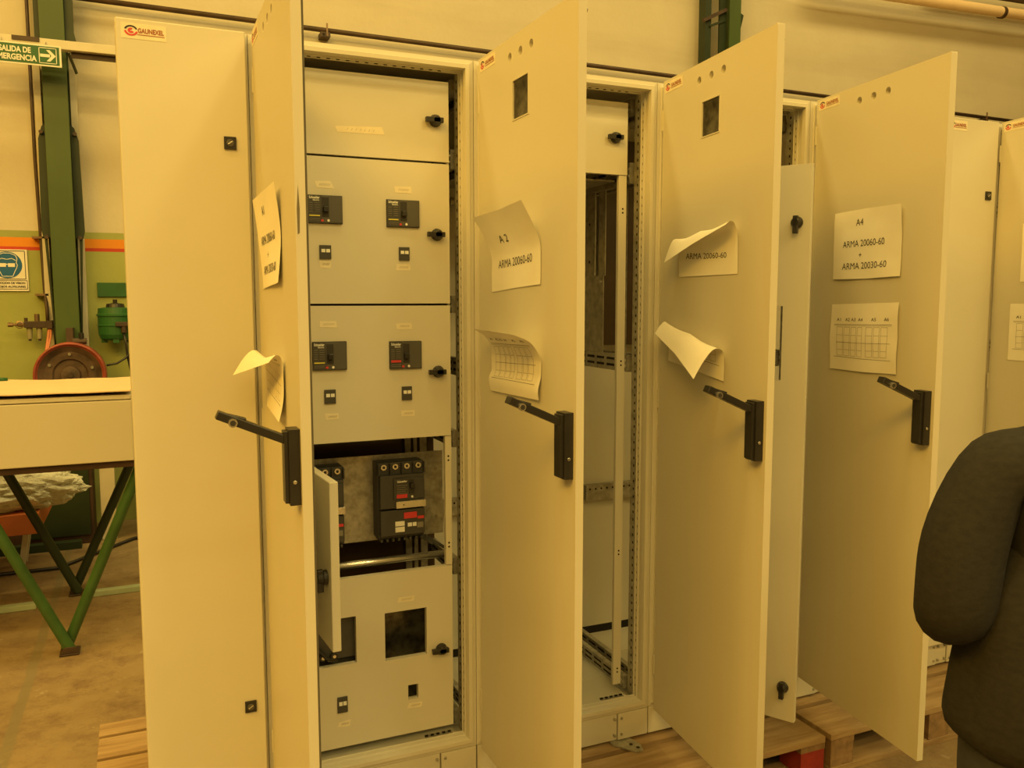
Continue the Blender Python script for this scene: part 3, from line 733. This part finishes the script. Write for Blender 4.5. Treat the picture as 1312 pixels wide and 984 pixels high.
# things on the floor behind
mb = MB(); mb.box(-1.9, -.54, 2.53, 2.575, .001, .03, 'pgreen'); tag(mb.build('steel_channel', None, .002), 'pale green steel bar on the floor left of the trestle feet', 'steel bar')
mb = MB(); mb.box(-.285, .9, 2.61, 2.655, .001, .03, 'pgreen'); tag(mb.build('steel_channel', None, .002), 'pale green steel bar on the floor right of the trestle feet', 'steel bar')
mb = MB(); mb.bar((-.02, 3.30, .90), (-.36, 3.44, .56), .14, .02, 'brownwood'); tag(mb.build('leaning_board', None, .002), 'reddish brown board sloping down behind the far trestle', 'board')
mb = MB(); mb.box(-1.9, -.40, 3.62, 3.68, .001, .05, 'dgreen'); tag(mb.build('steel_channel', None, .002), 'dark steel bar on the floor below the orange bench', 'steel bar')
r = empty('tool_cabinet', (-.50, 3.86, 0), 'dark low cabinet, oversized to stand in for shade behind the bench', 'cabinet')
mb = MB(); mb.box(-.7, .17, -.12, .12, .001, .92, 'darkwood'); mb.build('body', r, .004)  # dark box made large to hide the wall and darken this area
mb = MB(); mb.box(-.22, .15, -.13, -.12, .06, .88, 'dgreen'); mb.build('door', r, .002)
mb = MB(); mb.box(-.29, -.20, 3.78, 3.82, .001, .80, 'cream'); tag(mb.build('steel_plate', None, .003), 'pale upright steel plate beside the dark low cabinet', 'plate')
mb = MB(); mb.box(.06, .4, 3.6, 3.9, .001, .75, 'dgreen'); tag(mb.build('waste_bin', None, .01), 'dark green bin glimpsed behind the right trestle leg', 'bin')
mb = MB(); mb.tube([(-1.2, 3.35, .012), (-.8, 3.2, .012), (-.5, 3.2, .012), (-.3, 3.45, .012), (-.1, 3.7, .012), (.3, 3.75, .012)], .011, 'black', 8)
tag(mb.build('cable', smooth=True), 'black cable snaking over the floor behind the trestles', 'cable')

# ------------------------------------------------------------------ left background: column and wall fittings
r = empty('steel_column', (-.45, 4.1, 0), 'tall green steel column behind the workbench', 'column')
mb = MB(); mb.box(-.070, .073, -.055, -.043, 0, 6, 'green'); mb.box(-.006, .006, -.043, .13, 0, 6, 'green'); mb.box(-.070, .073, .13, .142, 0, 6, 'green'); mb.build('beam', r, .002)
for s in (-1, 1):
    mb = MB()
    mb.poly([(s * .072, 2.72), (s * .095, 2.70), (s * .118, 2.62), (s * .128, 2.03), (s * .118, 1.98), (s * .072, 1.98)], 'y', .02, .034, 'dgreen')
    mb.poly([(s * .095, 1.98), (s * .112, 1.98), (s * .082, 1.30), (s * .075, 1.30)], 'y', .02, .034, 'dgreen'); mb.build('gusset', r)
mb = MB(); mb.box(.074, .122, -.02, .03, 3.30, 6, 'dgreen'); mb.poly([(.074, 3.22), (.14, 3.22), (.122, 3.31), (.074, 3.31)], 'y', -.03, .03, 'dgreen')
mb.box(-.105, -.074, -.0, .03, 3.20, 6, 'dgreen'); mb.build('side_bracket', r)
mb = MB()
for z in (1.985, 2.66):
    for x in (.098, -.098): mb.cyl((x, .02, z), (x, -.005, z), .014, 'rust', 6)
mb.build('bolt', r)
mb = MB(); mb.box(-.375, -.335, 4.20, 4.278, 1.15, 3.1, 'cream'); tag(mb.build('cable_trunking', None, .002), 'pale cable trunking running up the wall right of the green column', 'cable trunking')
mb = MB(); mb.box(-.585, -.545, 4.20, 4.278, 1.15, 3.1, 'cream'); tag(mb.build('cable_trunking', None, .002), 'pale cable trunking on the wall left of the green column', 'cable trunking')
# pipe on the wall
r = empty('wall_pipe', (1, 4.2, 3.55), 'long dark pipe running along the wall above all the cabinets', 'pipe')
mb = MB(); mb.cyl((-1.35, 0, .012), (8.2, 0, -.055), .018, 'rust', 14); mb.build('pipe', r, smooth=True)
for x in (.33, 7.3):
    mb = MB(); z = .006 - x * .0065; mb.box(x - .04, x + .03, -.025, .078, z - .055, z - .022, 'rust'); mb.box(x + .0, x + .012, -.03, -.022, z - .05, z + .04, 'brass'); mb.cyl((x - .02, -.025, z - .04), (x - .02, -.03, z - .04), .008, 'dark', 8)
    mb.build('pipe_clamp', r)
r = empty('air_pipe', (-.6, 4.22, 1.4), 'thin dark vertical air pipe left of the green column', 'pipe')
mb = MB(); mb.tube([(0, 0, 2.8), (-.002, 0, 1.1), (.012, 0, .25), (.022, -.03, .12), (.026, -.06, .02)], .011, 'rust', 10); mb.build('pipe', r, smooth=True)
for z in (.58, .20): mb = MB(); mb.box(-.045, .035, -.02, .055, z, z + .014, 'brass'); mb.build('pipe_clamp', r)
mb = MB(); mb.cyl((.105, 0, 1.9), (.09, 0, 3.0), .011, 'rust', 8); mb.build('cable', r)
# cream rail with exit sign
r = empty('cable_tray', (0, 3.93, 3.17), 'cream horizontal rail crossing in front of the green column', 'rail')
mb = MB(); mb.box(-2.2, 2.0, -.03, .03, -.028, .028, 'cream'); mb.build('tray', r, .003)
mb = MB(); mb.box(-.34, 2.0, .01, .03, -.062, -.029, 'rust'); mb.build('lower_strip', r)  # dark brown strip just under the tray, right of the column
mb = MB(); mb.box(-.66, -.51, -.036, -.030, .002, .028, 'rust'); mb.build('splice_plate', r)
mb = MB(); mb.bar((-.355, .04, -.03), (-.318, .10, -.14), .008, .02, 'dgreen'); mb.build('strut', r)
r = empty('exit_sign', (-.595, 3.87, 3.085), 'green exit sign with white arrow hanging from the cream rail', 'sign')
mb = MB(); mb.box(-.205, .205, -.003, .003, -.064, .064, 'signw'); mb.box(-.196, .194, -.004, -.003, -.055, .055, 'signg'); mb.build('board', r)
mb = MB(); yy = -.0047
text_on(mb, 'SALIDA DE', .033, .172, lambda a, c: (-.047 + a, yy - .001, .023 + c), 'signw', .035)
text_on(mb, 'EMERGENCIA', .033, .228, lambda a, c: (-.045 + a, yy - .001, -.024 + c), 'signw', .035)
cx, hw = .130, .049
for a0, a1, c0, c1 in ((-hw, hw, hw - .004, hw), (-hw, hw, -hw, -hw + .004), (-hw, -hw + .004, -hw, hw), (hw - .004, hw, -hw, hw)): mb.box(cx + a0, cx + a1, yy, -.004, c0 * .97, c1 * .97, 'signw')
mb.box(cx - .042, cx + .012, yy, -.004, -.009, .009, 'signw')
mb.poly([(cx - .008, .034), (cx + .012, .034), (cx + .044, 0), (cx + .012, -.034), (cx - .008, -.034), (cx + .018, -.004), (cx + .018, .004)], 'y', yy, -.004, 'signw')
mb.build('sign_lettering', r)
mb = MB()
for x in (-.12, .12): mb.cyl((x, 0, .064), (x, .03, .09), .003, 'steel', 6)
mb.build('hanger', r)
# goggles sign
r = empty('safety_sign', (-.805, 4.272, 1.77), 'white and blue safety goggles sign on the green wall', 'sign')
mb = MB(); mb.box(-.12, .12, -.002, .006, -.138, .138, 'signw'); mb.build('board', r)
mb = MB(); y0 = -.003
def outline(pts, w, mt, y): 
    for i in range(len(pts) - 1): mb.bar((pts[i][0], y, pts[i][1]), (pts[i + 1][0], y, pts[i + 1][1]), w, .0006, mt, (0, 1, 0))
outline([(-.11, .128), (.105, .128), (.105, -.058), (-.11, -.058), (-.11, .128)], .004, 'ink', y0)
outline([(-.11, -.068), (.112, -.068), (.112, -.125), (-.11, -.125), (-.11, -.068)], .003, 'ink', y0)
mb.cyl((0, y0 + .0005, .035), (0, y0 - .0005, .035), .088, 'blue', 40)
head = [(-.052, .05), (-.060, .075), (-.050, .10), (-.02, .113), (.02, .113), (.052, .098), (.060, .075), (.054, .05), (.060, .035), (.055, .015), (.045, -.005), (.030, -.04), (-.030, -.04), (-.045, -.005), (-.055, .015), (-.060, .035), (-.052, .05)]
outline(head, .004, 'signw', y0 - .001); outline([(-.052, .065), (-.03, .078), (0, .072), (.03, .078), (.052, .065)], .004, 'signw', y0 - .001)
mb.box(-.046, -.006, y0 - .0016, y0 - .0008, .022, .046, 'signw'); mb.box(.006, .046, y0 - .0016, y0 - .0008, .022, .046, 'signw'); mb.box(-.006, .006, y0 - .0016, y0 - .0008, .036, .042, 'signw')
text_on(mb, 'PROTECCION DE VISION', .013, .20, lambda a, c: (a, y0 - .001, -.084 + c), 'ink', .03)
text_on(mb, 'ANTEOJOS AUXILIARES', .013, .205, lambda a, c: (a, y0 - .001, -.108 + c), 'ink', .03)
mb.build('printed_pictogram', r)
# air regulator
r = empty('air_regulator', (-.67, 4.15, 1.41), 'brass and grey compressed air regulator beside the green column', 'regulator')
mb = MB(); mb.box(-.04, .13, -.03, .03, -.022, .022, 'rust'); mb.cyl((-.08, 0, .0), (.02, 0, 0), .016, 'brass', 12); mb.build('body', r, .003)
mb = MB(); mb.cyl((-.135, 0, 0), (-.105, 0, 0), .015, 'brass', 10); mb.cyl((-.11, 0, 0), (-.07, 0, 0), .008, 'brass', 10); mb.lathe([(.026, 0), (.026, .01), (.02, .012)], 'brass', Matrix.Translation((-.065, -.02, 0)) @ Matrix.Rotation(PI / 2, 4, 'X'), 16); mb.build('outlet_coupling', r)
for x in (-.012, .045):
    mb = MB(); mb.cyl((x, 0, -.022), (x, 0, -.095), .019, 'glass', 16, .015); mb.cyl((x, 0, -.095), (x, 0, -.108), .009, 'rust', 10); mb.build('bowl', r)
mb = MB(); mb.cyl((.035, 0, .02), (.035, 0, .07), .016, 'brass', 14); mb.cyl((-.03, 0, .02), (-.03, 0, .045), .011, 'rust', 12); mb.build('adjusting_knob', r)
mb = MB(); mb.box(.09, .125, -.04, .12, -.026, .026, 'rust'); mb.build('mount', r)
mb = MB(); mb.tube([(-.565, 4.13, 1.385), (-.57, 4.10, 1.33), (-.585, 4.02, 1.20), (-.615, 3.93, 1.10), (-.64, 3.9, 1.0)], .009, 'hose', 8)
mb.tube([(-.555, 4.13, 1.385), (-.555, 4.10, 1.33), (-.575, 4.02, 1.22), (-.60, 3.95, 1.14)], .007, 'hose', 8)
tag(mb.build('air_hose', smooth=True), 'orange air hose running from the regulator down to the reel', 'hose')
# hose reel
r = empty('hose_reel', (-.43, 3.86, 1.09), 'round brown hose reel with red rim behind the bench', 'hose reel')
T = Matrix.Rotation(PI / 2, 4, 'X')
mb = MB(); mb.lathe([(.186, -.06), (.205, -.06), (.212, -.045), (.212, .045), (.207, .06), (.198, .06), (.195, .05), (.186, .045)], 'reelrim', T, 48); mb.build('rim', r, smooth=True)
mb = MB(); mb.lathe([(.188, .045), (.150, .022), (.105, .018), (.095, .005), (.06, .005), (.055, .03), (.02, .034), (.0001, .034)], 'reelin', T, 48); mb.lathe([(.182, -.045), (.0001, -.045)], 'reelin', T, 32); mb.build('side_disc', r, smooth=False)
for a in (150, 195, 20, 340, 270, 90):
    mb = MB(); p = (.135 * math.cos(R(a)), -.02, .135 * math.sin(R(a))); mb.cyl(p, (p[0], -.032, p[2]), .010, 'steel', 10); mb.build('bolt', r)
mb = MB(); mb.cyl((0, -.034, 0), (0, -.05, 0), .016, 'rust', 12); mb.build('hub', r)
mb = MB(); mb.box(-.02, .02, .05, .19, -.02, .3, 'rust'); mb.cyl((.02, .02, .215), (.10, .02, .215), .02, 'rust', 10); mb.cyl((.07, .02, .20), (.07, .02, .27), .016, 'black', 10); mb.build('bracket', r)
# green motor
r = empty('electric_motor', (-.16, 4.13, 1.3), 'green electric grinder motor on the wall beside the closed cabinet', 'motor')
mb = MB(); mb.lathe([(.0001, 0), (.085, .0), (.102, .012), (.112, .04), (.113, .095), (.118, .098), (.118, .104), (.113, .107), (.113, .160), (.119, .164), (.119, .176), (.112, .18), (.108, .215), (.075, .222), (.0001, .222)], 'mgreen', None, 32); mb.build('housing', r, smooth=False)
mb = MB(); mb.lathe([(.06, .222), (.055, .245), (.03, .25), (.014, .252), (.014, .275), (.0001, .275)], 'black', None, 20); mb.build('top_cap', r)
mb = MB(); mb.box(.0, .14, -.135, -.10, .095, .125, 'rust'); mb.cyl((.05, -.115, .11), (.05, -.115, .05), .018, 'rust', 10); mb.build('terminal_box', r, .004)
for a in (0, 90, 180, 270):
    mb = MB(); mb.box(.075 * math.cos(R(a)) - .02, .075 * math.cos(R(a)) + .02, .075 * math.sin(R(a)) - .02, .075 * math.sin(R(a)) + .02, -.018, .01, 'mgreen'); mb.build('foot', r, .003)
mb = MB(); mb.box(-.05, .05, .1, .15, .05, .16, 'dgreen'); mb.build('wall_bracket', r)
mb = MB(); mb.box(-.272, -.088, 4.262, 4.278, 1.595, 1.692, 'mgreen'); tag(mb.build('wall_plate', None, .001), 'plain green rectangular plate on the wall above the motor', 'plate')
mb = MB(); mb.tube([(-.11, 4.01, 1.34), (-.10, 4.0, 1.28), (-.095, 4.0, 1.20), (-.075, 4.0, 1.08), (-.06, 4.0, .98)], .008, 'black', 8)
mb.tube([(-.22, 3.93, 1.14), (-.16, 3.95, 1.15), (-.11, 3.98, 1.18), (-.05, 4.0, 1.24), (.02, 4.05, 1.28)], .007, 'black', 8)
tag(mb.build('power_cable', smooth=True), 'black power cable hanging below the green motor', 'cable')
# far lattice column and pipes top right
r = empty('lattice_column', (4.8, 4.1, 0), 'green lattice column rising behind the third open door', 'column')
mb = MB(); mb.box(.05, .17, -.05, -.035, 0, 7, 'green'); mb.box(.105, .115, -.035, .12, 0, 7, 'green'); mb.box(.17, .20, .0, .03, 0, 7, 'dgreen'); mb.build('chord', r)
mb = MB(); mb.box(-.17, -.11, .0, .10, 0, 7, 'dgreen'); mb.build('chord', r)
mb = MB(); mb.box(-.02, .05, -.0, .02, 0, 7, 'dgreen'); mb.build('chord', r)
for z in (2.6, 3.3, 4.0, 4.7):
    mb = MB(); mb.bar((-.20, -.01, z), (.04, -.01, z + .12), .03, .03, 'rust'); mb.build('batten', r)
    mb = MB(); mb.bar((-.13, 0, z - .04), (.03, 0, z + .03), .02, .02, 'dgreen'); mb.build('batten', r)
    mb = MB(); mb.poly([(.20, z + .12), (.24, z + .10), (.20, z - .05)], 'y', .0, .02, 'dgreen'); mb.build('gusset', r)
r = empty('overhead_pipe', (8, 4.1, 4.54), 'thick beige pipe along the top right of the wall', 'pipe')
mb = MB(); mb.cyl((-2.2, 0, -.06), (5, 0, .16), .052, 'card', 20); mb.build('pipe', r, smooth=True)
mb = MB(); mb.cyl((.33, 0, .012), (.37, 0, .013), .060, 'rust', 20); mb.build('coupling', r)
for x in (2.6, 4.6): mb = MB(); mb.box(x, x + .03, .0, .178, -.12 + x * .03, -.08 + x * .03, 'rust'); mb.build('wall_bracket', r)
mb = MB(); mb.cyl((-.6, .04, .15), (5, .04, .33), .03, 'rust', 16); mb.build('cable', r, smooth=True)

# ------------------------------------------------------------------ person
def skin_mesh(name, pts, edges, root, mt, parent, sub=2):
    me = bpy.data.meshes.new(name); me.from_pydata([p[0] for p in pts], edges, [])
    me.materials.append(M[mt]); o = bpy.data.objects.new(name, me); COL.objects.link(o)
    sk = o.modifiers.new('skin', 'SKIN'); sk.use_smooth_shade = True; sk.branch_smoothing = .7
    for i, p in enumerate(pts):
        v = me.skin_vertices[0].data[i]; rr = p[1]; v.radius = rr if isinstance(rr, tuple) else (rr, rr); v.use_root = (i == root)
    ss = o.modifiers.new('sub', 'SUBSURF'); ss.levels = sub; ss.render_levels = sub
    dg = bpy.context.evaluated_depsgraph_get(); dg.update()
    m2 = bpy.data.meshes.new_from_object(o.evaluated_get(dg)); m2.name = name
    o.modifiers.clear(); o.data = m2; bpy.data.meshes.remove(me)
    for p in m2.polygons: p.use_smooth = True
    o.parent = parent
    return o
# local frame: +y is where the person faces, +x their right, z up
PX, PY, PYAW = 1.482, -1.372, R(-24)
per = empty('person', (PX, PY, 0), 'person in a dark jacket seen from behind at the right edge', 'person', None, PYAW)
body = [((0, 0, .93), (.165, .12)), ((0, .0, 1.05), (.185, .13)), ((0, -.01, 1.19), (.212, .138)), ((0, -.01, 1.31), (.185, .12)), ((0, .0, 1.385), (.095, .08)), ((0, .012, 1.43), (.066, .062)), ((0, .022, 1.465), (.060, .058)),
        ((-.165, 0, 1.31), (.085, .088)), ((-.222, -.01, 1.18), (.070, .074)), ((-.236, -.02, 1.04), (.064, .068)), ((-.185, .11, 1.005), .052), ((-.075, .21, 1.04), .036),
        ((.165, 0, 1.285), (.080, .085)), ((.245, .02, 1.16), (.064, .066)), ((.265, .04, 1.055), (.058, .06)), ((.215, .16, 1.04), .048), ((.12, .27, 1.08), .038),
        ((-.095, 0, .84), (.095, .105)), ((-.10, .015, .50), (.062, .066)), ((-.105, -.01, .12), .045), ((.095, 0, .84), (.095, .105)), ((.10, .015, .50), (.062, .066)), ((.105, -.01, .12), .045)]
be = [(0, 1), (1, 2), (2, 3), (3, 4), (4, 5), (5, 6), (3, 7), (7, 8), (8, 9), (9, 10), (10, 11), (3, 12), (12, 13), (13, 14), (14, 15), (15, 16), (0, 17), (17, 18), (18, 19), (0, 20), (20, 21), (21, 22)]
skin_mesh('body', body, be, 0, 'jacket', per)
# separate loose jacket skirt and trousers over the legs
mb = MB(); prof = [(0, 1.17, .150, .10), (0, 1.10, .190, .138), (0, 1.02, .202, .150), (0, .94, .212, .158), (0, .86, .222, .165), (0, .835, .216, .160), (0, .82, .200, .150)]
n = 36; vs = []
for _, z, a, c in prof:
    for k in range(n):
        t = 2 * PI * k / n; w = 1 + .018 * math.sin(5 * t + z * 14) + .01 * math.sin(11 * t); vs.append((a * w * math.cos(t), c * w * math.sin(t) - .002, z + .006 * math.sin(3 * t)))
mb.add(vs, [(i * n + k, i * n + (k + 1) % n, (i + 1) * n + (k + 1) % n, (i + 1) * n + k) for i in range(len(prof) - 1) for k in range(n)], 'jacket')
mb.build('jacket_hem', per, smooth=True)
for s in (-1, 1):
    skin_mesh('trouser_leg', [((s * .07, 0, .90), (.115, .125)), ((s * .095, 0, .80), (.105, .115)), ((s * .10, .015, .48), (.075, .080)), ((s * .105, -.01, .08), (.062, .068))], [(0, 1), (1, 2), (2, 3)], 0, 'trouser', per)
    skin_mesh('shoe', [((s * .105, -.05, .050), (.040, .042)), ((s * .107, .03, .046), (.044, .040)), ((s * .112, .13, .036), (.044, .030)), ((s * .115, .18, .032), (.032, .024))], [(0, 1), (1, 2), (2, 3)], 0, 'shoe', per)
    # hand: palm and five fingers
    wr = Vector((-.065, .22, 1.04)) if s < 0 else Vector((.12, .27, 1.08))
    dr = Vector((.45 * -s, .85, .12)).normalized(); sd_ = dr.cross(Vector((0, 0, 1))).normalized() * (-s); upv = Vector((0, 0, 1))
    P = [(wr - dr * .02, (.026, .022)), (wr + dr * .03, (.033, .016)), (wr + dr * .07, (.038, .014))]
    pts = list(P); ed = [(0, 1), (1, 2)]
    for k, (l, o_) in enumerate(((.070, -.028), (.080, -.009), (.075, .010), (.060, .028))):
        b0 = wr + dr * .075 + sd_ * o_; c1 = b0 + dr * l * .45; c2 = c1 + (dr * .7 - upv * .7) * l * .32; c3 = c2 + (dr * .2 - upv) * l * .25
        i = len(pts); pts += [(b0, .0095), (c1, .009), (c2, .0085), (c3, .0075)]; ed += [(2, i), (i, i + 1), (i + 1, i + 2), (i + 2, i + 3)]
    t0 = wr + dr * .035 - sd_ * .03; i = len(pts); pts += [(t0, .012), (t0 + dr * .03 - sd_ * .022, .0105), (t0 + dr * .058 - sd_ * .02 - upv * .01, .009)]; ed += [(1, i), (i, i + 1), (i + 1, i + 2)]
    skin_mesh('hand', pts, ed, 0, 'skin', per, 1)
hd = skin_mesh('head', [((0, .03, 1.46), .054), ((0, .042, 1.545), (.062, .072)), ((0, .035, 1.61), (.074, .088)), ((0, .03, 1.67), (.066, .080)), ((0, .125, 1.585), .014), ((0, .115, 1.53), (.030, .014)), ((-.078, .035, 1.60), (.010, .018)), ((.078, .035, 1.60), (.010, .018))],
               [(0, 1), (1, 2), (2, 3), (2, 4), (1, 5), (2, 6), (2, 7)], 1, 'skin', per)
o = blob('hair', (0, .016, 1.632), (.082, .094, .088), 'hair', .03, 4, 2, 4); o.parent = per
for p in o.data.polygons: p.use_smooth = True
mb = MB()
for s in (-1, 1): mb.cyl((s * .03, .112, 1.61), (s * .03, .122, 1.61), .010, 'white', 12, .006); mb.cyl((s * .03, .120, 1.61), (s * .03, .1235, 1.61), .005, 'ink', 10)
mb.build('eye', hd)
mb = MB(); mb.box(-.024, .024, .118, .128, 1.549, 1.555, 'redwood'); mb.build('mouth', hd, .002)

# ------------------------------------------------------------------ light
def lamp(x, y, z, p, size, col, sy=None, aim=None):
    l = bpy.data.lights.new('hall_lamp', 'AREA'); l.shape = 'RECTANGLE' if sy else 'DISK'; l.size = size; l.energy = p; l.color = col
    if sy: l.size_y = sy
    o = bpy.data.objects.new('hall_lamp', l); COL.objects.link(o); o.location = (x, y, z)
    if aim: o.rotation_euler = (Vector(aim) - o.location).to_track_quat('-Z', 'Y').to_euler()
    return o
T1 = (1., .73, .235); T2 = (1., .50, .03)
lamp(0.5, -1.6, 7.6, 360, 14, T1, .5); lamp(0.5, -5.2, 7.4, 240, 14, T1, .5); lamp(0, -9.5, 7.5, 850, 16, T1, 1.2); lamp(0, -15, 7.5, 740, 16, T1, 1.2); lamp(2, 1.8, 7.2, 430, 16, T1, .8)
lamp(-4.6, -3.2, 6.6, 620, 9, T2, 1.2, (1, 0, 0))
lamp(2.7, -5.2, 6.8, 130, .8, T1)
w = bpy.data.worlds.new('world'); SC.world = w; w.use_nodes = True
bg = w.node_tree.nodes['Background']; bg.inputs[0].default_value = (1., .40, .015, 1); bg.inputs[1].default_value = .09

vs_ = SC.view_settings; vs_.view_transform = 'Standard'; vs_.look = 'None'; vs_.gamma = 1; vs_.use_curve_mapping = False; vs_.exposure = -.06
